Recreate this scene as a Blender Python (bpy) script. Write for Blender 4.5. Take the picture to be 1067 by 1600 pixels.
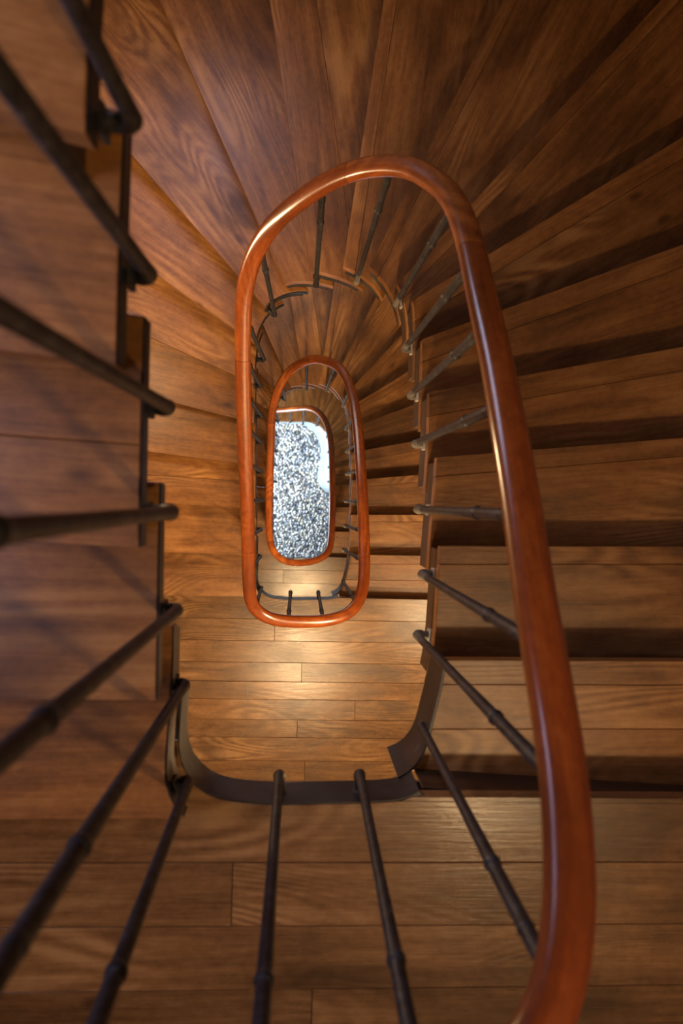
import bpy, bmesh, math, random
from mathutils import Vector, Quaternion, Matrix

random.seed(7)
for o in list(bpy.data.objects):
    bpy.data.objects.remove(o)
scene = bpy.context.scene
COL = scene.collection
PI = math.pi

# ------------------------------------------------------------------ camera, world, exposure
cam_data = bpy.data.cameras.new('camera')
cam = bpy.data.objects.new('camera', cam_data)
COL.objects.link(cam)
scene.camera = cam
cam_data.sensor_fit = 'VERTICAL'
cam_data.sensor_height = 36.0
cam_data.lens = 27.0
cam_data.clip_start = 0.02
cam.location = (0, 0, 0)
cam.rotation_mode = 'QUATERNION'
cam.rotation_quaternion = Vector((-70.5 / 1200, 26 / 1200, -1)).normalized().rotation_difference(Vector((0, 0, -1)))
cam_data.dof.use_dof = True
cam_data.dof.focus_distance = 3.6
cam_data.dof.aperture_fstop = 2.9

world = bpy.data.worlds.new('world')
scene.world = world
world.use_nodes = True
bg = world.node_tree.nodes['Background']
bg.inputs['Color'].default_value = (0.55, 0.68, 1.0, 1)
bg.inputs['Strength'].default_value = 0.6

vs = scene.view_settings
vs.view_transform = 'Standard'
vs.look = 'None'
vs.gamma = 1.0
vs.use_curve_mapping = False
vs.exposure = 0.12

def area_light(name, loc, direction, sx, sy, watts, color, spread=180):
    d = bpy.data.lights.new(name, 'AREA')
    d.shape = 'RECTANGLE'; d.size = sx; d.size_y = sy
    d.energy = watts; d.color = color; d.spread = math.radians(spread)   # deep reveals narrow the beam
    o = bpy.data.objects.new(name, d); COL.objects.link(o)
    o.location = loc
    o.rotation_euler = Vector(direction).to_track_quat('-Z', 'Y').to_euler()
    return o

# daylight through the stairwell window and through the street door, plus an added fill
XL, XR, YF, YB = -1.45, 1.62, -2.12, 2.46           # inner faces of the four walls
Z_FLOOR, Z_CEIL = -10.9, 1.45
area_light('window_daylight', (-0.75, YB + 0.04, -1.75), (-0.1, -1, -0.8), 0.95, 1.5, 17, (0.72, 0.72, 1.0), 150)
area_light('added_lower_fill', (-0.2, YB + 0.04, -5.05), (0.1, -1, -0.8), 0.95, 1.3, 12, (1.0, 0.84, 0.70))  # fill light added to brighten the second turn, set in an added window
area_light('stair_window_daylight', (XL - 0.04, 0.20, -0.05), (1, 0, -0.1), 1.5, 0.44, 23, (0.66, 0.66, 1.0))
area_light('door_daylight', (XL - 0.04, 0.20, -9.75), (1, 0.05, -0.4), 1.3, 2.0, 125, (0.80, 0.90, 1.0))

# ------------------------------------------------------------------ helpers
def link(o, parent=None):
    COL.objects.link(o)
    if parent is not None:
        o.parent = parent
    return o

def mesh_obj(name, me, mat, parent=None, kind=None):
    o = bpy.data.objects.new(name, me)
    if mat is not None and not me.materials:
        me.materials.append(mat)
    link(o, parent)
    if kind:
        o['kind'] = kind
    return o

def empty(name, loc, label, cat, group=None):
    o = bpy.data.objects.new(name, None)
    o.empty_display_size = 0.1
    COL.objects.link(o)
    o.location = loc
    o['label'] = label; o['category'] = cat
    if group: o['group'] = group
    return o

def bm_to_mesh(bm, name, smooth=False):
    me = bpy.data.meshes.new(name)
    bmesh.ops.recalc_face_normals(bm, faces=bm.faces[:])
    bm.to_mesh(me); bm.free()
    if smooth:
        for p in me.polygons: p.use_smooth = True
    return me

def smooth_by_angle(me, ang=0.6):
    for p in me.polygons: p.use_smooth = True
    try:
        me.set_sharp_from_angle(angle=ang)
    except Exception:
        pass

def add_box(bm, x0, x1, y0, y1, z0, z1):
    vsx = [bm.verts.new((x, y, z)) for z in (z0, z1) for y in (y0, y1) for x in (x0, x1)]
    for q in ((0, 1, 3, 2), (4, 6, 7, 5), (0, 4, 5, 1), (1, 5, 7, 3), (3, 7, 6, 2), (2, 6, 4, 0)):
        bm.faces.new([vsx[i] for i in q])

def add_tube(bm, pts, rad, seg=10, cap=True):
    """tube through pts; rad is a float or a list"""
    n = len(pts)
    pts = [Vector(p) for p in pts]
    rads = rad if isinstance(rad, (list, tuple)) else [rad] * n
    rings = []
    ref = None
    for i, p in enumerate(pts):
        if i == 0: t = pts[1] - p
        elif i == n - 1: t = p - pts[i - 1]
        else: t = (pts[i + 1] - p).normalized() + (p - pts[i - 1]).normalized()
        t.normalize()
        if ref is None:
            ref = Vector((1, 0, 0)) if abs(t.x) < 0.8 else Vector((0, 1, 0))
        u = (ref - t * ref.dot(t)).normalized()
        ref = u
        w = t.cross(u)
        rings.append([bm.verts.new(p + (u * math.cos(a) + w * math.sin(a)) * rads[i])
                      for a in [2 * PI * k / seg for k in range(seg)]])
    for a, b in zip(rings, rings[1:]):
        for k in range(seg):
            bm.faces.new((a[k], a[(k + 1) % seg], b[(k + 1) % seg], b[k]))
    if cap:
        bm.faces.new(list(reversed(rings[0]))); bm.faces.new(rings[-1])

def add_lathe(bm, c, prof, seg=20):
    rings = []
    for r, z in prof:
        rings.append([bm.verts.new((c[0] + r * math.cos(2 * PI * k / seg), c[1] + r * math.sin(2 * PI * k / seg), c[2] + z)) for k in range(seg)])
    for a, b in zip(rings, rings[1:]):
        for k in range(seg):
            bm.faces.new((a[k], a[(k + 1) % seg], b[(k + 1) % seg], b[k]))
    bm.faces.new(list(reversed(rings[0]))); bm.faces.new(rings[-1])

# ------------------------------------------------------------------ materials
def new_mat(name):
    m = bpy.data.materials.new(name)
    m.use_nodes = True
    nt = m.node_tree
    return m, nt, nt.nodes['Principled BSDF']

def N(nt, typ, **kw):
    n = nt.nodes.new(typ)
    for k, v in kw.items():
        setattr(n, k, v)
    return n

def math_node(nt, op, a, b=None):
    n = N(nt, 'ShaderNodeMath', operation=op)
    for i, v in enumerate((a, b)):
        if v is None: continue
        if isinstance(v, (int, float)): n.inputs[i].default_value = v
        else: nt.links.new(v, n.inputs[i])
    return n.outputs[0]

def ramp(nt, fac, stops):
    n = N(nt, 'ShaderNodeValToRGB')
    el = n.color_ramp.elements
    el[0].position, el[0].color = stops[0][0], (*stops[0][1], 1)
    el[1].position, el[1].color = stops[-1][0], (*stops[-1][1], 1)
    for p, c in stops[1:-1]:
        e = el.new(p); e.color = (*c, 1)
    nt.links.new(fac, n.inputs[0])
    return n.outputs[0]

def mixc(nt, typ, fac, a, b):
    n = N(nt, 'ShaderNodeMix', data_type='RGBA', blend_type=typ)
    for i, v in ((0, fac), (6, a), (7, b)):
        if isinstance(v, (int, float)): n.inputs[i].default_value = v
        elif isinstance(v, tuple): n.inputs[i].default_value = (*v, 1)
        else: nt.links.new(v, n.inputs[i])
    return n.outputs[2]

def wood(name, dark, mid, light, rough=0.42, spread=0.25, grain=1.0, bump=0.25, knots=True, coat=0.0, spots=0.38):
    """plank wood: UV x runs along the grain in metres, UV y across it"""
    m, nt, b = new_mat(name)
    L = nt.links.new
    uv = N(nt, 'ShaderNodeUVMap')
    oi = N(nt, 'ShaderNodeObjectInfo')
    comb = N(nt, 'ShaderNodeCombineXYZ')
    L(math_node(nt, 'MULTIPLY', oi.outputs['Random'], 61.0), comb.inputs[0])
    L(math_node(nt, 'MULTIPLY', oi.outputs['Random'], 37.0), comb.inputs[1])
    L(math_node(nt, 'MULTIPLY', oi.outputs['Random'], 17.0), comb.inputs[2])
    add = N(nt, 'ShaderNodeVectorMath', operation='ADD')
    L(uv.outputs[0], add.inputs[0]); L(comb.outputs[0], add.inputs[1])
    def noise(sx, sy, det, ro=0.6, dist=0.0):
        mp = N(nt, 'ShaderNodeMapping')
        mp.inputs['Scale'].default_value = (sx, sy, 1)
        L(add.outputs[0], mp.inputs[0])
        n = N(nt, 'ShaderNodeTexNoise')
        n.inputs['Scale'].default_value = 1.0
        n.inputs['Detail'].default_value = det
        n.inputs['Roughness'].default_value = ro
        n.inputs['Distortion'].default_value = dist
        L(mp.outputs[0], n.inputs['Vector'])
        return n.outputs['Fac']
    # growth rings: contours of a stretched noise field give cathedral figures
    field = noise(0.9, 4.2, 1.0, 0.4, 0.5)
    rings = math_node(nt, 'SINE', math_node(nt, 'MULTIPLY', field, 110.0))
    rings = math_node(nt, 'MULTIPLY_ADD', rings, 0.5)
    nt.nodes[-1].inputs[2].default_value = 0.5
    fibre = noise(7.0, 150.0, 4.0, 0.7)
    mottle = noise(34.0, 48.0, 5.0, 0.7)
    streak = noise(1.5, 19.0, 5.0, 0.66, 0.35)
    patch = noise(2.2, 3.4, 4.0, 0.55, 0.4)
    fig = N(nt, 'ShaderNodeMapRange')
    L(noise(1.6, 2.4, 1.0), fig.inputs[0])
    fig.inputs[1].default_value = 0.48; fig.inputs[2].default_value = 0.70
    figure = fig.outputs[0]
    g = math_node(nt, 'ADD', math_node(nt, 'MULTIPLY', math_node(nt, 'MULTIPLY', rings, figure), 0.30 * grain), math_node(nt, 'MULTIPLY', fibre, 0.30 * grain))
    g = math_node(nt, 'ADD', g, math_node(nt, 'ADD', math_node(nt, 'MULTIPLY', streak, 0.70), math_node(nt, 'MULTIPLY', mottle, 0.34)))
    g = math_node(nt, 'SUBTRACT', g, 0.18 + 0.15 * (grain - 1))
    col = ramp(nt, g, [(0.22, dark), (0.52, mid), (0.80, light)])
    # worn darker dirt patches, board to board variation
    dirt = ramp(nt, patch, [(0.32, (spots, spots * 0.94, spots * 0.88)), (0.52, (1, 1, 1))])
    col = mixc(nt, 'MULTIPLY', 0.8, col, dirt)
    if knots:
        mp = N(nt, 'ShaderNodeMapping'); mp.inputs['Scale'].default_value = (2.6, 5.2, 1)
        L(add.outputs[0], mp.inputs[0])
        vo = N(nt, 'ShaderNodeTexVoronoi'); vo.inputs['Scale'].default_value = 1.0
        L(mp.outputs[0], vo.inputs['Vector'])
        kn = ramp(nt, vo.outputs['Distance'], [(0.03, (0.25, 0.2, 0.16)), (0.10, (1, 1, 1))])
        col = mixc(nt, 'MULTIPLY', 0.75, col, kn)
    hsv = N(nt, 'ShaderNodeHueSaturation')
    L(col, hsv.inputs['Color'])
    val = math_node(nt, 'MULTIPLY_ADD', oi.outputs['Random'], spread)
    nt.nodes[-1].inputs[2].default_value = 1.0 - spread / 2
    L(val, hsv.inputs['Value'])
    L(hsv.outputs[0], b.inputs['Base Color'])
    rg = math_node(nt, 'MULTIPLY_ADD', patch, -0.25)
    nt.nodes[-1].inputs[2].default_value = rough + 0.13
    L(rg, b.inputs['Roughness'])
    b.inputs['Coat Weight'].default_value = coat
    b.inputs['Coat Roughness'].default_value = 0.17
    bp = N(nt, 'ShaderNodeBump')
    bp.inputs['Strength'].default_value = bump
    bp.inputs['Distance'].default_value = 0.004
    L(math_node(nt, 'ADD', math_node(nt, 'MULTIPLY', fibre, 0.5), math_node(nt, 'ADD', math_node(nt, 'MULTIPLY', rings, 0.12), patch)), bp.inputs['Height'])
    L(bp.outputs[0], b.inputs['Normal'])
    return m

OAK = wood('oak_tread', (0.066, 0.024, 0.007), (0.27, 0.112, 0.030), (0.45, 0.220, 0.070), rough=0.38, spread=0.28)
OAK_LANDING = wood('oak_landing', (0.055, 0.025, 0.010), (0.19, 0.095, 0.038), (0.32, 0.180, 0.080), rough=0.25, spread=0.40)
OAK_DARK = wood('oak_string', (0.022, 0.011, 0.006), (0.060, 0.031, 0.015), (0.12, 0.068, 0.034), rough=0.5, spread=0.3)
OAK_RISER_SHADED = wood('oak_riser_shaded', (0.022, 0.010, 0.004), (0.070, 0.031, 0.012), (0.13, 0.062, 0.026), rough=0.55, spread=0.2)  # darker than the treads: shade under the nosings put into the colour
RAILWOOD = wood('polished_rail', (0.070, 0.012, 0.003), (0.265, 0.056, 0.009), (0.50, 0.140, 0.023), rough=0.26, spread=0.30, grain=0.8, bump=0.06, knots=False, coat=0.75, spots=0.5)

def noisy(name, c1, c2, rough, scale, metallic=0.0, bump=0.2, spec=0.5, c3=None):
    m, nt, b = new_mat(name)
    L = nt.links.new
    tc = N(nt, 'ShaderNodeTexCoord')
    n = N(nt, 'ShaderNodeTexNoise')
    n.inputs['Scale'].default_value = scale; n.inputs['Detail'].default_value = 6
    n.inputs['Roughness'].default_value = 0.65
    L(tc.outputs['Object'], n.inputs['Vector'])
    stops = [(0.38, c1), (0.62, c2)]
    if c3: stops.append((0.74, c3))
    L(ramp(nt, n.outputs['Fac'], stops), b.inputs['Base Color'])
    b.inputs['Roughness'].default_value = rough
    b.inputs['Metallic'].default_value = metallic
    bp = N(nt, 'ShaderNodeBump'); bp.inputs['Strength'].default_value = bump; bp.inputs['Distance'].default_value = 0.004
    L(n.outputs['Fac'], bp.inputs['Height']); L(bp.outputs[0], b.inputs['Normal'])
    return m

IRON = noisy('dark_iron', (0.012, 0.013, 0.017), (0.045, 0.045, 0.050), 0.46, 42, metallic=0.25, bump=0.35, c3=(0.13, 0.12, 0.11))
IRON_WORN = noisy('worn_iron', (0.022, 0.021, 0.022), (0.060, 0.056, 0.054), 0.6, 26, metallic=0.2, bump=0.35, c3=(0.16, 0.15, 0.14))
FASCIA_IRON = noisy('painted_iron_band', (0.010, 0.011, 0.014), (0.03, 0.032, 0.038), 0.42, 11, metallic=0.2, bump=0.3, c3=(0.11, 0.13, 0.15))
DUSTY_IRON = noisy('dusty_iron', (0.07, 0.065, 0.058), (0.17, 0.155, 0.135), 0.7, 30, bump=0.3, c3=(0.34, 0.31, 0.27))
PALE_PLATE = noisy('pale_bracket', (0.34, 0.32, 0.28), (0.62, 0.60, 0.54), 0.55, 40, bump=0.2)
PLASTER = noisy('ochre_plaster', (0.16, 0.10, 0.055), (0.20, 0.13, 0.075), 0.85, 3, bump=0.1)
CEIL = noisy('ceiling_plaster', (0.22, 0.17, 0.12), (0.27, 0.21, 0.15), 0.9, 3, bump=0.1)
WHITE_WALL = noisy('limewash', (0.36, 0.46, 0.54), (0.44, 0.54, 0.61), 0.7, 9, bump=0.12)
STONE = noisy('floor_bedding', (0.20, 0.21, 0.21), (0.36, 0.36, 0.35), 0.85, 30, bump=0.3)
FRAME = noisy('window_paint', (0.40, 0.38, 0.34), (0.50, 0.48, 0.44), 0.5, 12, bump=0.05)
DOOR = noisy('door_paint', (0.05, 0.07, 0.09), (0.07, 0.09, 0.11), 0.45, 8, bump=0.05)
BRASS = noisy('brass', (0.42, 0.27, 0.09), (0.55, 0.37, 0.14), 0.35, 20, metallic=1.0, bump=0.05)

GLASS, _nt, _b = new_mat('window_glass')
_b.inputs['Transmission Weight'].default_value = 1.0
_b.inputs['Roughness'].default_value = 0.02
_b.inputs['IOR'].default_value = 1.1
SHADE, _nt, _b = new_mat('lit_globe')
_b.inputs['Base Color'].default_value = (0.9, 0.8, 0.6, 1)
_b.inputs['Emission Color'].default_value = (1.0, 0.72, 0.40, 1)
_b.inputs['Emission Strength'].default_value = 6.0

PEBBLE, _nt, _b = new_mat('pebbles')
_at = N(_nt, 'ShaderNodeAttribute'); _at.attribute_name = 'tint'
_nt.links.new(_at.outputs['Color'], _b.inputs['Base Color'])
_b.inputs['Roughness'].default_value = 0.6

# ------------------------------------------------------------------ plan of the stair (metres, camera above x=y=0)
D0, RISE, PER = 1.72, 0.17, 20          # first landing 1.72 m below the lens; 20 risers to a turn
TH, OVER = 0.045, 0.085                 # tread thickness; how far a tread runs back under the one above

NOSE = {0: ((0.316, -0.688), (0.896, -0.705)), 1: ((0.373, -0.412), (0.981, -0.422)), 2: ((0.391, -0.139), (1.066, -0.142)),
        3: ((0.413, 0.111), (1.150, 0.172)), 4: ((0.416, 0.324), (1.235, 0.476)), 5: ((0.421, 0.524), (1.319, 0.858)),
        6: ((0.423, 0.702), (1.402, 1.302)), 7: ((0.381, 0.800), (1.398, 1.900)), 8: ((0.294, 0.920), (0.831, 1.987)),
        9: ((0.197, 0.962), (0.368, 2.077)), 10: ((0.063, 0.990), (-0.113, 2.167)), 11: ((-0.053, 0.987), (-0.618, 2.255)),
        12: ((-0.157, 0.925), (-0.814, 1.659)), 13: ((-0.210, 0.769), (-0.708, 1.115)), 14: ((-0.225, 0.591), (-0.892, 0.887)),
        15: ((-0.233, 0.400), (-0.745, 0.528)), 16: ((-0.240, 0.173), (-0.880, 0.255)), 17: ((-0.245, -0.082), (-0.830, -0.042)),
        18: ((-0.250, -0.366), (-0.862, -0.351)), 19: ((-0.256, -0.650), (-0.885, -0.640))}

def catmull(ctrl, per=8, closed=True):
    out = []
    n = len(ctrl)
    rng = range(n) if closed else range(n - 1)
    for i in rng:
        if closed:
            p0, p1, p2, p3 = (Vector(ctrl[(i + j) % n]) for j in (-1, 0, 1, 2))
        else:
            p0, p1, p2, p3 = (Vector(ctrl[min(max(i + j, 0), n - 1)]) for j in (-1, 0, 1, 2))
        for k in range(per):
            t = k / per
            out.append(0.5 * (2 * p1 + (p2 - p0) * t + (2 * p0 - 5 * p1 + 4 * p2 - p3) * t * t + (3 * p1 - p0 - 3 * p2 + p3) * t ** 3))
    if not closed: out.append(Vector(ctrl[-1]))
    return out

WELL_CTRL = [(0.05, -0.698), (0.16, -0.698), (0.254, -0.690), (0.314, -0.645), (0.345, -0.550), (0.373, -0.412), (0.391, -0.139),
             (0.411, 0.111), (0.417, 0.324), (0.422, 0.524), (0.418, 0.680), (0.381, 0.805), (0.300, 0.910), (0.197, 0.964),
             (0.063, 0.992), (-0.053, 0.980), (-0.150, 0.915), (-0.205, 0.790), (-0.224, 0.591), (-0.233, 0.400), (-0.240, 0.173),
             (-0.246, -0.082), (-0.252, -0.366), (-0.262, -0.500), (-0.262, -0.585), (-0.232, -0.645), (-0.172, -0.682), (-0.06, -0.697)]
WELL = catmull(WELL_CTRL, 8)
NW = len(WELL)
CUM = [0.0]
for i in range(NW):
    CUM.append(CUM[-1] + (WELL[(i + 1) % NW] - WELL[i]).length)
PERIM = CUM[-1]

def well_at(s):
    s %= PERIM
    lo, hi = 0, NW
    while hi - lo > 1:
        mid = (lo + hi) // 2
        if CUM[mid] <= s: lo = mid
        else: hi = mid
    a, b = WELL[lo], WELL[(lo + 1) % NW]
    f = (s - CUM[lo]) / max(1e-9, CUM[lo + 1] - CUM[lo])
    return a.lerp(b, f)

def well_out(s):
    t = (well_at(s + 0.03) - well_at(s - 0.03)).normalized()
    return Vector((t.y, -t.x))                       # counter-clockwise curve: outward is to the right

def well_nearest(p):
    p = Vector(p)
    best, bs = 9e9, 0
    for i in range(NW):
        a, b = WELL[i], WELL[(i + 1) % NW]
        ab = b - a
        f = min(1, max(0, (p - a).dot(ab) / ab.length_squared))
        d = (a + ab * f - p).length
        if d < best: best, bs = d, CUM[i] + f * ab.length
    return bs

class Line:
    """nosing line: point on the well, direction outward, downhill normal"""
    def __init__(s, a, b, shift=0.0):
        a, b = Vector(a), Vector(b)
        s.d = (b - a).normalized()
        s.n = Vector((-s.d.y, s.d.x))               # downhill (counter-clockwise) side
        s.p = a - s.n * shift
    def side(s, q): return (q - s.p).dot(s.n)
    def hit_well(s):
        best, bs = 9e9, None
        for i in range(NW):
            a, b = WELL[i], WELL[(i + 1) % NW]
            fa, fb = s.side(a), s.side(b)
            if (fa <= 0 < fb) or (fb <= 0 < fa):
                f = fa / (fa - fb)
                q = a.lerp(b, f)
                dd = abs((q - s.p).dot(s.d))
                if dd < best: best, bs = dd, CUM[i] + f * (CUM[i + 1] - CUM[i])
        if bs is None or best > 0.15: bs = well_nearest(s.p)
        return bs
    def hit_box(s):
        g = 0.002
        ts = []
        if s.d.x > 1e-6: ts.append((XR - g - s.p.x) / s.d.x)
        if s.d.x < -1e-6: ts.append((XL + g - s.p.x) / s.d.x)
        if s.d.y > 1e-6: ts.append((YB - g - s.p.y) / s.d.y)
        if s.d.y < -1e-6: ts.append((YF + g - s.p.y) / s.d.y)
        return s.p + s.d * min(t for t in ts if t > 0)

def front(k, shift=0.0):
    a, b = NOSE[k % PER]
    return Line(a, b, shift)

CORNERS = [Vector((XR - .002, YF + .002)), Vector((XR - .002, YB - .002)), Vector((XL + .002, YB - .002)), Vector((XL + .002, YF + .002))]

def sector(back, frnt, inset=0.0):
    """polygon between two nosing lines, from the well edge to the walls (counter-clockwise)"""
    s0, s1 = back.hit_well(), frnt.hit_well()
    if s1 < s0: s1 += PERIM
    n = max(2, int((s1 - s0) / 0.03) + 1)
    inner = [well_at(s0 + (s1 - s0) * i / n) + well_out(s0 + (s1 - s0) * i / n) * inset for i in range(n + 1)]
    b, f = back.hit_box(), frnt.hit_box()
    ab, af = math.atan2(b.y, b.x), math.atan2(f.y, f.x)
    while af < ab: af += 2 * PI
    cs = []
    for c in CORNERS:
        ac = math.atan2(c.y, c.x)
        while ac < ab: ac += 2 * PI
        if ac < af: cs.append((ac, c))
    cs.sort(key=lambda q: q[0])
    return [b] + [c for _, c in cs] + [f] + list(reversed(inner)), (s0, s1)

def clip(poly, p, n):
    """keep the part of the polygon where (q-p).n >= 0"""
    out = []
    m = len(poly)
    for i in range(m):
        a, b = poly[i], poly[(i + 1) % m]
        fa, fb = (a - p).dot(n), (b - p).dot(n)
        if fa >= 0: out.append(a)
        if (fa >= 0) != (fb >= 0): out.append(a.lerp(b, fa / (fa - fb)))
    res = []
    for q in out:
        if not res or (q - res[-1]).length > 1e-4: res.append(q)
    if len(res) > 1 and (res[0] - res[-1]).length < 1e-4: res.pop()
    return res

def board_mesh(name, poly, z_top, th, udir, nose=None, round_front=0.0, chamfer=0.0025):
    """extruded plank with softened upper edges; UV x along udir"""
    bm = bmesh.new()
    top = [bm.verts.new((p.x, p.y, z_top)) for p in poly]
    bot = [bm.verts.new((p.x, p.y, z_top - th)) for p in poly]
    bm.faces.new(top)
    bm.faces.new(list(reversed(bot)))
    m = len(poly)
    for i in range(m):
        bm.faces.new((top[i], bot[i], bot[(i + 1) % m], top[(i + 1) % m]))
    bmesh.ops.recalc_face_normals(bm, faces=bm.faces[:])
    fr, oth = [], []
    tv = set(top)
    for e in bm.edges:
        if e.verts[0] in tv and e.verts[1] in tv:
            a, b = e.verts[0].co.xy, e.verts[1].co.xy
            if nose is not None and abs(nose.side(a)) < 2e-3 and abs(nose.side(b)) < 2e-3: fr.append(e)
            else: oth.append(e)
    if oth and chamfer: bmesh.ops.bevel(bm, geom=oth, offset=chamfer, segments=1, affect='EDGES')
    if fr and round_front:
        fr2 = [e for e in bm.edges if all(abs(nose.side(v.co.xy)) < 2e-3 for v in e.verts) and all(v.co.z > z_top - 0.006 for v in e.verts)
               and (e.verts[0].co - e.verts[1].co).length > 0.1]
        if fr2: bmesh.ops.bevel(bm, geom=fr2, offset=round_front, segments=4, affect='EDGES')
    uvl = bm.loops.layers.uv.new('UVMap')
    ud = Vector(udir).normalized(); vd = Vector((-ud.y, ud.x))
    for f in bm.faces:
        for l in f.loops:
            c = l.vert.co
            l[uvl].uv = (c.x * ud.x + c.y * ud.y, c.x * vd.x + c.y * vd.y + (z_top - c.z))
    me = bm_to_mesh(bm, name)
    smooth_by_angle(me, 0.5)
    return me

def z_of(k): return -(D0 + RISE * k)

# ------------------------------------------------------------------ the shell of the stairwell
def struct(name, boxes, mat):
    bm = bmesh.new()
    for b in boxes: add_box(bm, *b)
    return mesh_obj(name, bm_to_mesh(bm, name), mat, kind='structure')

WT = 0.25
wz0, wz1 = -2.55, -0.95                              # window opening in the back wall
wx0, wx1 = -1.25, -0.25
uz0, uz1, ux0, ux1 = -5.75, -4.35, -0.70, 0.30        # added unseen window one storey down, there for its fill light
struct('wall_back', [(XL - WT, ux0, YB, YB + WT, Z_FLOOR, -4), (ux1, XR + WT, YB, YB + WT, Z_FLOOR, -4), (ux0, ux1, YB, YB + WT, Z_FLOOR, uz0),
                     (ux0, ux1, YB, YB + WT, uz1, -4), (XL - WT, wx0, YB, YB + WT, -4, Z_CEIL), (wx1, XR + WT, YB, YB + WT, -4, Z_CEIL),
                     (wx0, wx1, YB, YB + WT, -4, wz0), (wx0, wx1, YB, YB + WT, wz1, Z_CEIL)], PLASTER)
struct('wall_front', [(XL - WT, XR + WT, YF - WT, YF, Z_FLOOR, Z_CEIL)], PLASTER)
struct('wall_right', [(XR, XR + WT, YF, YB, Z_FLOOR, Z_CEIL)], PLASTER)
dy0, dy1, dz1 = -0.5, 0.9, -8.7                    # doorway in the left wall, ground floor
vy0, vy1, vz0, vz1 = -0.60, 1.00, -0.31, 0.21       # stair window in the left wall
struct('wall_left', [(XL - WT, XL, YF, dy0, Z_FLOOR, -8), (XL - WT, XL, dy1, YB, Z_FLOOR, -8), (XL - WT, XL, dy0, dy1, dz1, -8),
                     (XL - WT, XL, YF, YB, -8, vz0), (XL - WT, XL, YF, vy0, vz0, vz1), (XL - WT, XL, vy1, YB, vz0, vz1),
                     (XL - WT, XL, YF, YB, vz1, Z_CEIL)], PLASTER)
struct('ceiling', [(XL - WT, XR + WT, YF - WT, YB + WT, Z_CEIL, Z_CEIL + 0.15)], CEIL)
struct('floor', [(XL - WT, XR + WT, YF - WT, YB + WT, Z_FLOOR - 0.15, Z_FLOOR - 0.012)], STONE)

for wn, (x0, x1, z0, z1) in (('window_1', (wx0, wx1, wz0, wz1)), ('added_window_3', (ux0, ux1, uz0, uz1))):
    xm, ya, yb = (x0 + x1) / 2, YB + 0.09, YB + 0.14
    win = struct(wn, [(x0, x1, ya, yb, z0, z0 + .06), (x0, x1, ya, yb, z1 - .06, z1), (x0, x0 + .05, ya, yb, z0, z1),
                      (x1 - .05, x1, ya, yb, z0, z1), (xm - .025, xm + .025, ya, yb, z0, z1)], FRAME)
    for p0, p1 in ((x0 + .05, xm - .025), (xm + .025, x1 - .05)):
        bm = bmesh.new(); add_box(bm, p0, p1, YB + 0.112, YB + 0.118, z0 + .06, z1 - .06)
        mesh_obj('pane', bm_to_mesh(bm, 'pane'), GLASS, win)
win2 = struct('window_2', [(XL - .14, XL - .09, vy0, vy1, vz0, vz0 + .06), (XL - .14, XL - .09, vy0, vy1, vz1 - .06, vz1),
                           (XL - .14, XL - .09, vy0, vy0 + .05, vz0, vz1), (XL - .14, XL - .09, vy1 - .05, vy1, vz0, vz1),
                           (XL - .14, XL - .09, .175, .225, vz0, vz1)], FRAME)
for y0, y1 in ((vy0 + .05, .175), (.225, vy1 - .05)):
    bm = bmesh.new(); add_box(bm, XL - .118, XL - .112, y0, y1, vz0 + .06, vz1 - .06)
    mesh_obj('pane', bm_to_mesh(bm, 'pane'), GLASS, win2)
dr = struct('door_1', [(XL - 0.2, XL - 0.12, dy0, dy0 + 0.07, Z_FLOOR, dz1), (XL - 0.2, XL - 0.12, dy1 - 0.07, dy1, Z_FLOOR, dz1),
                       (XL - 0.2, XL - 0.12, dy0, dy1, dz1 - 0.07, dz1)], DOOR)

# pebble paving: far too many to count, one mesh
def pebbles():
    rnd = random.Random(3)
    verts, faces, cols = [], [], []
    pal = [(0.78, 0.80, 0.82), (0.66, 0.70, 0.74), (0.86, 0.84, 0.78), (0.52, 0.57, 0.62), (0.70, 0.65, 0.52), (0.22, 0.23, 0.25), (0.84, 0.86, 0.84), (0.80, 0.78, 0.70),
           (0.72, 0.76, 0.80), (0.06, 0.07, 0.08), (0.10, 0.12, 0.17), (0.50, 0.56, 0.58), (0.36, 0.42, 0.52), (0.78, 0.74, 0.62), (0.15, 0.16, 0.15)]
    sp = 0.038
    y = YF + 0.03; row = 0
    while y < YB - 0.02:
        x = XL + 0.03 + (row % 2) * sp / 2
        while x < XR - 0.02:
            cx, cy = x + rnd.uniform(-.015, .015), y + rnd.uniform(-.015, .015)
            a0 = rnd.uniform(0, PI); ra = rnd.uniform(.014, .030); rb = rnd.uniform(.010, .019); h = rnd.uniform(.004, .018)
            c = pal[rnd.randrange(len(pal))]; v = rnd.uniform(.75, 1.12)
            i0 = len(verts); n = 7
            ca, sa = math.cos(a0), math.sin(a0)
            for zz, q in ((-0.012, 1.0), (h * 0.55, 0.86)):
                for k in range(n):
                    t = 2 * PI * k / n
                    ex, ey = ra * q * math.cos(t), rb * q * math.sin(t)
                    verts.append((cx + ex * ca - ey * sa, cy + ex * sa + ey * ca, Z_FLOOR + zz))
            verts.append((cx, cy, Z_FLOOR + h))
            for k in range(n):
                faces.append((i0 + k, i0 + (k + 1) % n, i0 + n + (k + 1) % n, i0 + n + k))
                faces.append((i0 + n + k, i0 + n + (k + 1) % n, i0 + 2 * n))
            cols += [(min(1, c[0] * v), min(1, c[1] * v), min(1, c[2] * v), 1)] * (2 * n + 1)
            x += sp
        y += sp * 0.86; row += 1
    me = bpy.data.meshes.new('pebbles')
    me.from_pydata(verts, [], faces)
    at = me.attributes.new('tint', 'FLOAT_COLOR', 'POINT')
    for i, c in enumerate(cols): at.data[i].color = c
    for p in me.polygons: p.use_smooth = True
    return me
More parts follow.
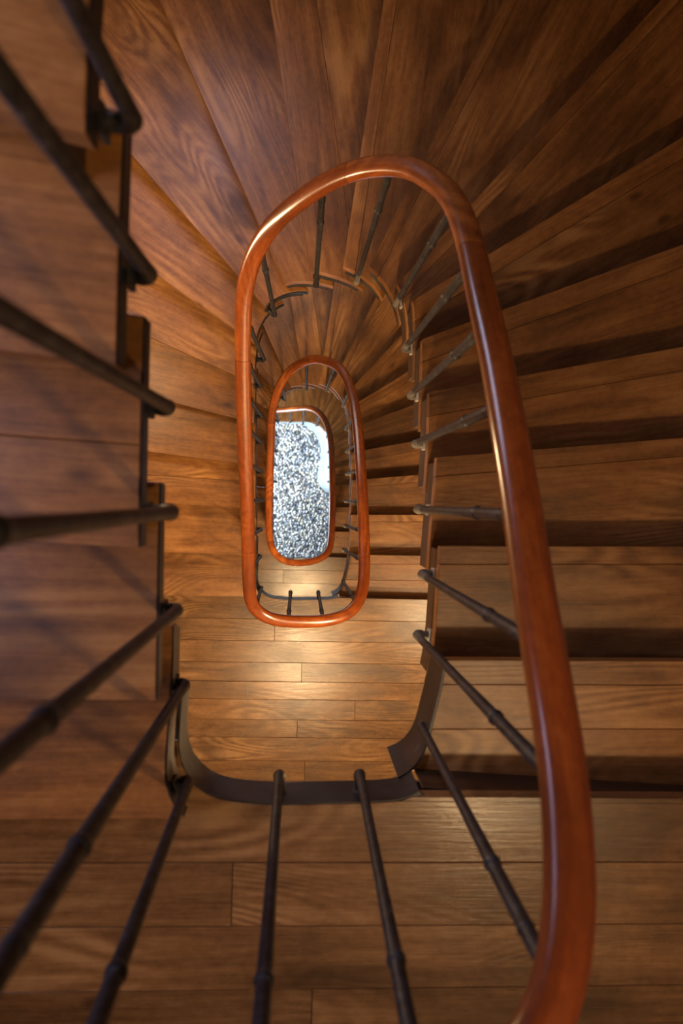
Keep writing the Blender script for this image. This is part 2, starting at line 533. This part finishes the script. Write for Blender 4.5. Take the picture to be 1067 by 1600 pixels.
pb = mesh_obj('pebble_paving', pebbles(), PEBBLE, kind='stuff')
pb['label'] = 'daylit floor of small grey, white and blue pebbles at the foot of the well'
pb['category'] = 'pebbles'

# ------------------------------------------------------------------ flights
def strip_mesh(name, s0, s1, off, th, z0, z1, slope=0.0, lip=0.0):
    """upright curved plate that follows the well edge"""
    bm = bmesh.new()
    n = max(2, int((s1 - s0) / 0.03) + 1)
    uvl = bm.loops.layers.uv.new('UVMap')
    cols = []
    for i in range(n + 1):
        s = s0 + (s1 - s0) * i / n
        p, o = well_at(s), well_out(s)
        zz = z0 - slope * i / n
        a, b = p + o * off, p + o * (off + th)
        zt = z1 + lip * max(0.0, 1 - 2.6 * i / n)
        cols.append([bm.verts.new((*a, zt)), bm.verts.new((*a, zz)), bm.verts.new((*b, zz)), bm.verts.new((*b, zt))])
    for i, (a, b) in enumerate(zip(cols, cols[1:])):
        for j in range(4):
            f = bm.faces.new((a[j], b[j], b[(j + 1) % 4], a[(j + 1) % 4]))
            for l in f.loops:
                c = l.vert.co
                ii = i if l.vert in a else i + 1
                l[uvl].uv = ((s1 - s0) * ii / n, c.z)
    bm.faces.new(cols[0]); bm.faces.new(list(reversed(cols[-1])))
    me = bm_to_mesh(bm, name)
    smooth_by_angle(me, 0.6)
    return me

CACHE = {}
def tread_meshes(k):
    k %= PER
    if k in CACHE: return CACHE[k]
    rnd = random.Random(100 + k)
    fl, bl = front(k), front(k - 1, OVER + 0.02)
    poly, _ = sector(bl, fl)
    w = {1: .060, 2: .048, 3: .055, 10: .20, 17: .16}.get(k, rnd.uniform(.045, .075) if k < 11 else rnd.uniform(.12, .2))
    cut = fl.p - fl.n * w
    nose_poly = clip(poly, cut + fl.n * 0.0006, fl.n)
    main_poly = clip(poly, cut - fl.n * 0.0006, -fl.n)
    mains = [main_poly]
    # a second joint where the tread is wide
    span = max(fl.side(q) * -1 for q in main_poly)
    c2 = fl.p - fl.n * (w + rnd.uniform(.10, .16))
    extra = None
    if k == 1:
        a = clip(main_poly, c2 + fl.n * 0.0005, fl.n); b = clip(main_poly, c2 - fl.n * 0.0005, -fl.n)
        if len(a) > 2 and len(b) > 2: mains = [a]; extra = b
    dz = rnd.uniform(-.0008, .0008)
    whole = k >= 11 and k != 17                        # these treads are one broad board
    if whole: ms = board_mesh('tread', poly, 0.0, TH, fl.d, fl, 0.014, chamfer=0.0012)
    else: ms = board_mesh('tread', mains[0], dz, TH, fl.d, chamfer=0.0012)
    ns = None if whole else board_mesh('nosing_board', nose_poly, 0.0, TH, fl.d, fl, 0.014, chamfer=0.0012)
    ex = board_mesh('board', extra, -dz, TH, fl.d) if extra else None
    # riser: stands on the back of the next tread, set in under this nosing
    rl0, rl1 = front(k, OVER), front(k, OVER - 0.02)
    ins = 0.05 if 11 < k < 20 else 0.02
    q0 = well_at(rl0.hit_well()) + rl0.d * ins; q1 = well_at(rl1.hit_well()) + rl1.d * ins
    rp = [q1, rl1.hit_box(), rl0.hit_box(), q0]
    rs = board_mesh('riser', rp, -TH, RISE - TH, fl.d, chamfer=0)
    # string panel below the tread end
    s0 = front(k - 1, OVER).hit_well(); s1 = fl.hit_well()
    if s1 < s0: s1 += PERIM
    if k == 1: h, mat = 0.135, FASCIA_IRON; s0 -= 0.03; off = -0.006
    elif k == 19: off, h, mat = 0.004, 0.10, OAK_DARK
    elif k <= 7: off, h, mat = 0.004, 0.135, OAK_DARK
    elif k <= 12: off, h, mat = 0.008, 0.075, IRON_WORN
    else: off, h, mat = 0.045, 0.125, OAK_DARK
    st = strip_mesh('string_panel', s0 + 0.004, s1 - 0.012, off, 0.018 if k != 1 else 0.006, -TH - h, -TH if k != 1 else 0.003, lip=0.045 if k == 1 else 0.0)
    eb = strip_mesh('shade_band', front(k - 1, OVER + 0.02).hit_well() + 0.002, s1 - 0.002, -0.004, 0.0038, -TH, -0.004) if 12 <= k <= 19 else None  # dark strip laid over the left tread ends to stand in for their shade
    CACHE[k] = (ms, ns, ex, rs, st, mat, eb)
    return CACHE[k]

def build_flight(ks, label):
    root = empty('stair_flight', (0, 0, 0), label, 'stairs', 'oak stair flights')
    for k in ks:
        ms, ns, ex, rs, st, mat, eb = tread_meshes(k)
        z = z_of(k)
        t = mesh_obj('tread', ms, OAK, root); t.location.z = z
        if ns: mesh_obj('nosing_board', ns, OAK, t)
        if ex: mesh_obj('board', ex, OAK, t)
        if eb: mesh_obj('shade_band', eb, FASCIA_IRON, t)  # landing iron reused as the dark tone for the tread-end shade
        r = mesh_obj('riser', rs, OAK_RISER_SHADED, root); r.location.z = z
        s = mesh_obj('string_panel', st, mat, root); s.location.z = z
    return root

build_flight(range(-11, 0), 'dark oak flight nearest the lens at left, behind blurred iron balusters')
build_flight(range(1, 20), 'large oak flight sweeping up the right, fanning over the top and down the left')
build_flight(range(21, 40), 'smaller oak flight one turn down, seen between the big and small handrail loops')
last = build_flight(range(41, 51), 'lowest oak flight just above the pebble floor, inside the smallest rail loop')

# the bottom steps run straight out to the left
def straight_step(k, x_front, x_back):
    z = z_of(k)
    y0 = 0.992
    if k == 51: xb0, xb1 = 0.063 + 0.10, -0.155 + 0.10
    else: xb0 = xb1 = x_back + OVER
    poly = [Vector((x_front, y0)), Vector((xb0, y0)), Vector((xb1, YB - .004)), Vector((x_front, YB - .004))]
    nl = Line((x_front, y0), (x_front, YB))
    cut = Vector((x_front + 0.06, 0))
    t = mesh_obj('tread', board_mesh('tread', clip(poly, cut, Vector((1, 0))), z, TH, (0, 1)), OAK, last)
    mesh_obj('nosing_board', board_mesh('nosing_board', clip(poly, cut, Vector((-1, 0))), z, TH, (0, 1), nl, 0.012), OAK, t)
    rp = [Vector((x_front + .065, y0 + .02)), Vector((x_front + .085, y0 + .02)), Vector((x_front + .085, YB - .004)), Vector((x_front + .065, YB - .004))]
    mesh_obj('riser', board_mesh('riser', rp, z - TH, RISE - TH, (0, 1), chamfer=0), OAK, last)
xs = [-0.10, -0.36, -0.63, -0.90]
for i in range(3):
    straight_step(51 + i, xs[i + 1], xs[i])

# white spandrel wall under the lowest steps, flaring a little at its foot
base_px = [(0.47, 0.03), (0.40, 0.07), (0.335, 0.13), (0.305, 0.22), (0.300, 0.30), (0.320, 0.42), (0.342, 0.55), (0.340, 0.68), (0.305, 0.80),
           (0.235, 0.905), (0.125, 0.985), (0.0, 1.010), (-0.15, 1.020), (-0.34, 1.022), (-0.62, 1.022)]
top_pt = [(0.50, 0.06), (0.455, 0.10), (0.428, 0.16), (0.428, 0.24), (0.428, 0.32), (0.432, 0.45), (0.434, 0.58), (0.425, 0.70), (0.385, 0.83),
          (0.305, 0.935), (0.180, 1.000), (0.03, 1.034), (-0.12, 1.036), (-0.34, 1.036), (-0.62, 1.036)]
top_k = [43, 43.3, 43.6, 44, 44.4, 45, 45.6, 46.4, 47.3, 48.2, 49.3, 50.5, 51.2, 52.1, 53.1]
bm = bmesh.new()
cb = catmull(base_px, 4, False); ct = catmull(top_pt, 4, False); ck = [v.x for v in catmull([(k, 0) for k in top_k], 4, False)]
rows = []
for b, t, k in zip(cb, ct, ck):
    zt = min(-(D0 + RISE * k) - 0.19, Z_FLOOR + 1.45)
    out = (t - Vector((0.05, 0.45))).normalized() * 0.12
    rows.append([bm.verts.new((*b, Z_FLOOR - .01)), bm.verts.new((*b, Z_FLOOR + 0.05)), bm.verts.new((*b.lerp(t, 0.6), Z_FLOOR + 0.16 if zt > Z_FLOOR + .3 else (zt + Z_FLOOR) / 2 + .05)),
                 bm.verts.new((*t, max(zt, Z_FLOOR + .12))), bm.verts.new((*(t + out), max(zt, Z_FLOOR + .12))), bm.verts.new((*(t + out), Z_FLOOR - .01))])
for a, b in zip(rows, rows[1:]):
    for j in range(6): bm.faces.new((a[j], b[j], b[(j + 1) % 6], a[(j + 1) % 6]))
bm.faces.new(rows[0]); bm.faces.new(list(reversed(rows[-1])))
me = bm_to_mesh(bm, 'curved_plinth'); smooth_by_angle(me, 0.7)
sw = mesh_obj('curved_plinth', me, WHITE_WALL)
sw['label'] = 'pale blue-white curved wall edging the pebble floor at the foot of the stairs'
sw['category'] = 'wall'

# ------------------------------------------------------------------ landings
PLANK_Y = [-0.50, -0.832, -0.977, -1.122, -1.250, -1.370, -1.506, -1.626, -1.783, -1.945, -2.2]
SLOPE = -0.026
LCACHE = []
def landing_meshes():
    if LCACHE: return LCACHE
    fl, bl = front(0), front(19, OVER + 0.02)
    poly, (s0, s1) = sector(bl, fl)
    ud = Vector((1, SLOPE)).normalized(); n = Vector((-ud.y, ud.x))
    rnd = random.Random(5)
    for i, (ya, yb) in enumerate(zip(PLANK_Y, PLANK_Y[1:])):
        p = clip(poly, Vector((0.1, ya - .0006)), -n)
        p = clip(p, Vector((0.1, yb + .0006)), n)
        if len(p) < 3: continue
        pieces = [p]
        if i in (1, 3, 5, 6, 8):
            xc = (-0.36, 0.30, -0.17, 0.52, -0.02, -0.30, 0.40, 0.05, -0.5, 0.2, 0.0)[(i + 1) % 11] + rnd.uniform(-.1, .1)
            pieces = [clip(p, Vector((xc - .0006, 0)), -ud), clip(p, Vector((xc + .0006, 0)), ud)]
        for q in pieces:
            if len(q) > 2:
                LCACHE.append(('plank', board_mesh('plank', q, rnd.uniform(-.0012, .0012), TH, ud, fl, 0.012 if i == 0 else 0, chamfer=0.0016)))
    LCACHE.append(('iron_edging', strip_mesh('iron_edging', s0 - 0.10, s1 + 0.02, -0.003, 0.010, -0.135, -0.004)))
    q = sector(front(19, 0.02), front(0, 0.09), 0.012)[0]
    LCACHE.append(('soffit', board_mesh('soffit', q, -0.118, 0.015, ud, chamfer=0)))
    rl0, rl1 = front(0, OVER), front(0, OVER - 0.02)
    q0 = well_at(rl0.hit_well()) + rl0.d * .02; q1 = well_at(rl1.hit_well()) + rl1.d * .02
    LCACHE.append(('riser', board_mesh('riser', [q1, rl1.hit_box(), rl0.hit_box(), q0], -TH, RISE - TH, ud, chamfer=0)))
    return LCACHE

for k, label in ((0, 'wide oak plank landing along the bottom of the picture, nearest the lens'),
                 (20, 'lamp-lit oak plank landing in the middle, framed below by a curved black iron edge'),
                 (40, 'small bright plank landing seen inside the bottom end of the big handrail loop')):
    root = empty('landing', (0, 0, z_of(k)), label, 'landing', 'plank landings')
    for nm, me in landing_meshes():
        o = mesh_obj(nm, me, {'plank': OAK_LANDING, 'iron_edging': FASCIA_IRON, 'soffit': CEIL, 'riser': OAK_RISER_SHADED}[nm], root)
        if nm == 'iron_edging': o['label'] = 'black painted iron band with worn patches'

# ------------------------------------------------------------------ balustrade: one rail winding down the well
RAIL = [(0.07, 0.294, -0.613), (0.31, 0.326, -0.564), (0.55, 0.345, -0.507), (0.81, 0.357, -0.445), (1.07, 0.365, -0.376), (1.45, 0.366, -0.258),
        (1.93, 0.369, -0.146), (2.29, 0.375, -0.064), (2.68, 0.380, 0.027), (3.14, 0.385, 0.128), (3.73, 0.393, 0.242), (4.26, 0.396, 0.349),
        (4.77, 0.399, 0.447), (5.31, 0.404, 0.549), (5.90, 0.406, 0.654), (6.64, 0.401, 0.766), (7.12, 0.383, 0.831), (7.68, 0.335, 0.912),
        (8.20, 0.282, 0.960), (9.00, 0.200, 1.004), (9.64, 0.116, 1.014), (10.28, 0.031, 1.000), (11.10, -0.065, 0.970), (11.68, -0.130, 0.922),
        (12.2, -0.172, 0.862), (12.57, -0.193, 0.815), (13.07, -0.209, 0.737), (14.34, -0.225, 0.518), (15.75, -0.233, 0.216),
        (16.73, -0.236, -0.019), (17.82, -0.241, -0.287), (18.62, -0.243, -0.521), (19.02, -0.214, -0.611), (19.21, -0.127, -0.665),
        (19.46, 0.006, -0.684), (19.73, 0.154, -0.689), (19.97, 0.284, -0.661), (20.42, 0.361, -0.583), (21.01, 0.392, -0.429),
        (22.28, 0.403, -0.070), (23.59, 0.405, 0.219), (24.75, 0.404, 0.447), (26.10, 0.392, 0.665), (27.34, 0.357, 0.842), (28.05, 0.294, 0.948),
        (29.31, 0.165, 1.031), (29.97, 0.070, 1.035), (31.11, -0.065, 0.976), (31.95, -0.150, 0.853), (33.18, -0.203, 0.693), (34.65, -0.220, 0.447),
        (36.31, -0.244, 0.087), (37.81, -0.258, -0.308), (38.63, -0.234, -0.506), (39.12, -0.162, -0.612), (39.36, -0.044, -0.660),
        (39.69, 0.126, -0.659), (39.97, 0.261, -0.619), (40.53, 0.342, -0.510), (41.81, 0.371, -0.172), (43.71, 0.386, 0.235), (45.62, 0.387, 0.573),
        (47.26, 0.355, 0.813), (48.24, 0.278, 0.963), (49.36, 0.162, 1.045), (50.41, 0.016, 1.060), (51.5, -0.14, 1.065), (52.7, -0.40, 1.070), (53.6, -0.64, 1.070)]
lead = [(t - PER, x, y) for t, x, y in RAIL if 7.5 < t < 18.0]
lead += [(-1.5, -0.246, -0.46), (-1.0, -0.228, -0.585), (-0.80, -0.15, -0.655), (-0.55, 0.0, -0.685), (-0.27, 0.15, -0.685), (-0.05, 0.255, -0.650)]
RAIL = lead + RAIL
RAIL_H = 0.87
pts = [Vector((x, y, -(D0 + RISE * t - RAIL_H))) for t, x, y in RAIL]
dense = catmull([tuple(p) for p in pts], 14, False)
tpar = [v.x for v in catmull([(t, 0.0, 0.0) for t, x, y in RAIL], 14, False)]
# even spacing, then smoothing
cum = [0.0]
for a, b in zip(dense, dense[1:]): cum.append(cum[-1] + (b - a).length)
STEP = 0.02
rp, rt = [], []
j = 0
for i in range(int(cum[-1] / STEP) + 1):
    s = i * STEP
    while j < len(cum) - 2 and cum[j + 1] < s: j += 1
    f = (s - cum[j]) / max(1e-9, cum[j + 1] - cum[j])
    rp.append(dense[j].lerp(dense[j + 1], f)); rt.append(tpar[j] * (1 - f) + tpar[j + 1] * f)
for _ in range(10):
    q = [p.copy() for p in rp]
    for i in range(1, len(rp) - 1): q[i] = rp[i - 1] * .25 + rp[i] * .5 + rp[i + 1] * .25
    rp = q
for _ in range(60):                                  # the slope itself is gentler still
    z = [p.z for p in rp]
    for i in range(1, len(rp) - 1): rp[i].z = z[i - 1] * .25 + z[i] * .5 + z[i + 1] * .25

balustrade = empty('balustrade', (0, 0, Z_FLOOR), 'polished red-brown handrail on dark iron balusters winding down round the open well', 'railing')
inv = Matrix.Translation((0, 0, -Z_FLOOR))

PROFILE = []
for i in range(20):
    a = 2 * PI * i / 20
    c, s_ = math.cos(a), math.sin(a)
    e = 0.78
    x = 0.034 * math.copysign(abs(c) ** e, c)
    y = (0.027 if s_ > 0 else 0.024) * math.copysign(abs(s_) ** e, s_)
    if s_ < 0: x *= 1 - 0.22 * (-s_)
    PROFILE.append((x, y))

def rail_mesh(i0, i1):
    bm = bmesh.new()
    uvl = bm.loops.layers.uv.new('UVMap')
    rings, idx = [], {}
    for i in range(i0, i1 + 1):
        p = rp[i].copy()
        t = (rp[min(i + 1, len(rp) - 1)] - rp[max(i - 1, 0)]).normalized()
        if i == i0: p = p + t * 0.0008
        if i == i1: p = p - t * 0.0008
        side = t.cross(Vector((0, 0, 1))).normalized()
        up = side.cross(t)
        ring = []
        for k, (x, y) in enumerate(PROFILE):
            v = bm.verts.new(inv @ (p + side * x + up * y)); idx[v] = (i, k); ring.append(v)
        rings.append(ring)
    m = len(PROFILE)
    for a, b in zip(rings, rings[1:]):
        for k in range(m):
            f = bm.faces.new((a[k], a[(k + 1) % m], b[(k + 1) % m], b[k]))
            for l in f.loops:
                ii, kk = idx[l.vert]
                if kk == 0 and k == m - 1: kk = m
                l[uvl].uv = (ii * STEP, kk * 0.0105)
    bm.faces.new(rings[0]); bm.faces.new(rings[-1])
    me = bm_to_mesh(bm, 'rail_section'); smooth_by_angle(me, 0.9)
    return me

joints = [-99, -6.0, -0.4, 5.35, 9.2, 14.05, 17.75, 21.2, 25.0, 29.6, 33.6, 38.3, 44.5, 50.3, 99]
cuts = []
for jt in joints:
    cuts.append(min(range(len(rt)), key=lambda i: abs(rt[i] - jt)))
for a, b in zip(cuts, cuts[1:]):
    if b - a > 3: mesh_obj('rail_section', rail_mesh(a, b), RAILWOOD, balustrade)

# balusters: bars with a crook at the foot that is pinned to the edge of the stair
BAL = [(0.325, -0.600), (0.335, -0.390), (0.348, -0.220), (0.362, -0.041), (0.380, 0.166), (0.390, 0.344), (0.394, 0.536), (0.384, 0.740), (0.258, 0.915),
       (0.088, 0.944), (-0.105, 0.890), (-0.172, 0.730), (-0.190, 0.590), (-0.192, 0.445), (-0.206, 0.311), (-0.208, 0.144), (-0.203, -0.028),
       (-0.222, -0.215), (-0.234, -0.398), (-0.226, -0.600), (-0.040, -0.650), (0.148, -0.652)]

def tread_of(x, y, turn):
    """index of the tread below the plan point in the given turn"""
    best = None
    s = well_nearest((x, y))
    ss = [front(k).hit_well() for k in range(PER)]
    base = ss[0]
    rel = [(q - base) % PERIM for q in ss]
    r_ = (s - base) % PERIM
    for k in range(1, PER):
        if r_ <= rel[k] + 0.004: return k + PER * turn
    return PER * (turn + 1)

def baluster(x, y, k, straight=False):
    zb = z_of(k) - 0.075 - Z_FLOOR
    s = well_nearest((x, y))
    w, o = well_at(s), well_out(s)
    if straight: w, o = Vector((x, y + .045)), Vector((0, 1))
    foot = w + o * 0.006
    cand = [i for i in range(len(rp)) if abs(rt[i] - k) < 4]
    i = min(cand, key=lambda q: (rp[q].xy - (w if not straight else Vector((x, y + .03)))).length + 0.02 * abs(rt[q] - k))
    top = rp[i] + Vector((0, 0, -0.018)); top.z -= Z_FLOOR
    if top.z - zb < 0.4: return
    b = Vector((x, y, 0))
    r = 0.0105
    path, rads = [], []
    f3 = Vector((foot.x, foot.y, zb)); b3 = Vector((x, y, zb))
    dirf = (f3 - b3).normalized()
    L = (f3 - b3).length
    path.append(f3); rads.append(r * 0.95)
    cr = min(0.022, L * 0.6)
    axis = (top - Vector((x, y, zb))).normalized()
    for q in range(6):
        a = q / 5 * PI / 2
        path.append(b3 + dirf * cr * (1 - math.sin(a)) + axis * cr * (1 - math.cos(a))); rads.append(r * (0.95 + 0.25 * math.sin(2 * a)))
    for q in (0.12, 0.3, 0.5, 0.7, 0.85, 1.0):
        path.append(b3.lerp(top, q)); rads.append(r * (1.0 + 0.12 * (q > 0.5)))
    foot_n = 7
    bm = bmesh.new(); add_tube(bm, path[foot_n - 1:], rads[foot_n - 1:], 10)
    me = bm_to_mesh(bm, 'baluster'); smooth_by_angle(me, 0.8)
    bo = mesh_obj('baluster', me, IRON, balustrade)
    for q, rr in ((0.72, 1.42), (0.90, 1.28)):
        c = b3.lerp(top, q)
        bm = bmesh.new()
        add_tube(bm, [c + axis * h for h in (-.012, -.008, 0, .008, .012)], [r * 1.05, r * rr * .92, r * rr, r * rr * .92, r * 1.05], 12)
        me = bm_to_mesh(bm, 'collar'); smooth_by_angle(me, 0.9)
        mesh_obj('collar', me, IRON, bo)
    dusty = (k % PER) in (2, 3, 4, 5, 6, 7, 8, 9)
    bm = bmesh.new(); add_tube(bm, path[:foot_n + 1], [q * 1.18 for q in rads[:foot_n]] + [rads[foot_n]], 10)
    me = bm_to_mesh(bm, 'crook'); smooth_by_angle(me, 0.8)
    ck_o = mesh_obj('crook', me, DUSTY_IRON if dusty else IRON, bo)
    if dusty: ck_o['label'] = 'bent dusty grey foot of the bar'
    # pin plate on the stair edge
    tx = Vector((-o.y, o.x))
    bm = bmesh.new()
    p0 = w - o * 0.0045; vv = []
    for oo in (0.0, 0.008):
        for sx, sz in ((-1, -1), (1, -1), (1, 1), (-1, 1)):
            q = p0 + o * oo + tx * 0.017 * sx
            vv.append(bm.verts.new((q.x, q.y, zb + 0.022 * sz)))
    for q in ((0, 1, 2, 3), (7, 6, 5, 4), (0, 4, 5, 1), (1, 5, 6, 2), (2, 6, 7, 3), (3, 7, 4, 0)): bm.faces.new([vv[t] for t in q])
    pale = (k % PER) in (1, 2, 3, 4, 5, 6, 7, 8)
    pl = mesh_obj('pin_plate', bm_to_mesh(bm, 'pin_plate'), PALE_PLATE if pale else IRON_WORN, bo)
    if pale: pl['label'] = 'pale bare-metal plate'

for turn in (-1, 0, 1, 2):
    for (x, y) in BAL:
        k = tread_of(x, y, turn)
        if -9 <= k <= 50: baluster(x, y, k)
for x, k in ((-0.08, 51), (-0.25, 52), (-0.45, 52)):
    baluster(x, 0.985, k, True)

# ------------------------------------------------------------------ lamps under the landings
def lamp(x, y, z, watts, label):
    root = empty('ceiling_lamp', (x, y, z), label, 'lamp', 'globe ceiling lamps')
    bm = bmesh.new(); add_lathe(bm, (0, 0, 0), [(.055, 0), (.06, -.012), (.045, -.03), (.03, -.04)])
    me = bm_to_mesh(bm, 'base'); smooth_by_angle(me); mesh_obj('base', me, BRASS, root)
    bm = bmesh.new()
    add_lathe(bm, (0, 0, -.10), [(.03, .062), (.055, .05), (.07, .025), (.075, 0), (.068, -.03), (.048, -.055), (.012, -.072)])
    me = bm_to_mesh(bm, 'shade'); smooth_by_angle(me, 1.2); mesh_obj('shade', me, SHADE, root)
    d = bpy.data.lights.new('lamp_light', 'POINT'); d.energy = watts; d.color = (1.0, 0.70, 0.37); d.shadow_soft_size = 0.09
    o = bpy.data.objects.new('lamp_light', d); link(o, root); o.location = (0, 0, -.27)

lamp(1.1, -1.45, Z_CEIL, 92, 'round globe lamp on the ceiling above the well')
lamp(0.05, -1.75, z_of(0) - 0.134, 180, 'round globe lamp under the nearest landing')
lamp(0.05, -1.4, z_of(20) - 0.134, 170, 'round globe lamp under the middle landing')

def added_wall_lamp(x, y, z, watts, label, turn=0.0):  # added lamps out of view, lighting the second turn and the left steps
    root = empty('added_wall_lamp', (x, y, z), label, 'lamp', 'added globe fill lamps')
    root.rotation_euler.z = turn
    bm = bmesh.new(); add_box(bm, -.018, 0, -.05, .05, -.09, .09)
    mesh_obj('back_plate', bm_to_mesh(bm, 'back_plate'), BRASS, root)
    bm = bmesh.new(); add_tube(bm, [(-.018, 0, -.03), (-.06, 0, -.06), (-.10, 0, -.05), (-.115, 0, -.015)], 0.008, 10)
    me = bm_to_mesh(bm, 'arm'); smooth_by_angle(me); mesh_obj('arm', me, BRASS, root)
    bm = bmesh.new(); add_lathe(bm, (-.115, 0, .03), [(.02, -.045), (.045, -.03), (.06, 0), (.055, .03), (.03, .052), (.01, .06)])
    me = bm_to_mesh(bm, 'shade'); smooth_by_angle(me, 1.2); mesh_obj('shade', me, SHADE, root)
    d = bpy.data.lights.new('lamp_light', 'POINT'); d.energy = watts; d.color = (1.0, 0.70, 0.37); d.shadow_soft_size = 0.09
    o = bpy.data.objects.new('lamp_light', d); link(o, root); o.location = (-.30, 0, .03)

added_wall_lamp(XR, -1.15, -2.75, 100, 'added unseen globe fill lamp on the right wall below the nearest landing')
added_wall_lamp(XL, 0.75, -2.95, 32, 'added unseen globe fill lamp on the left wall over the descending steps', PI)
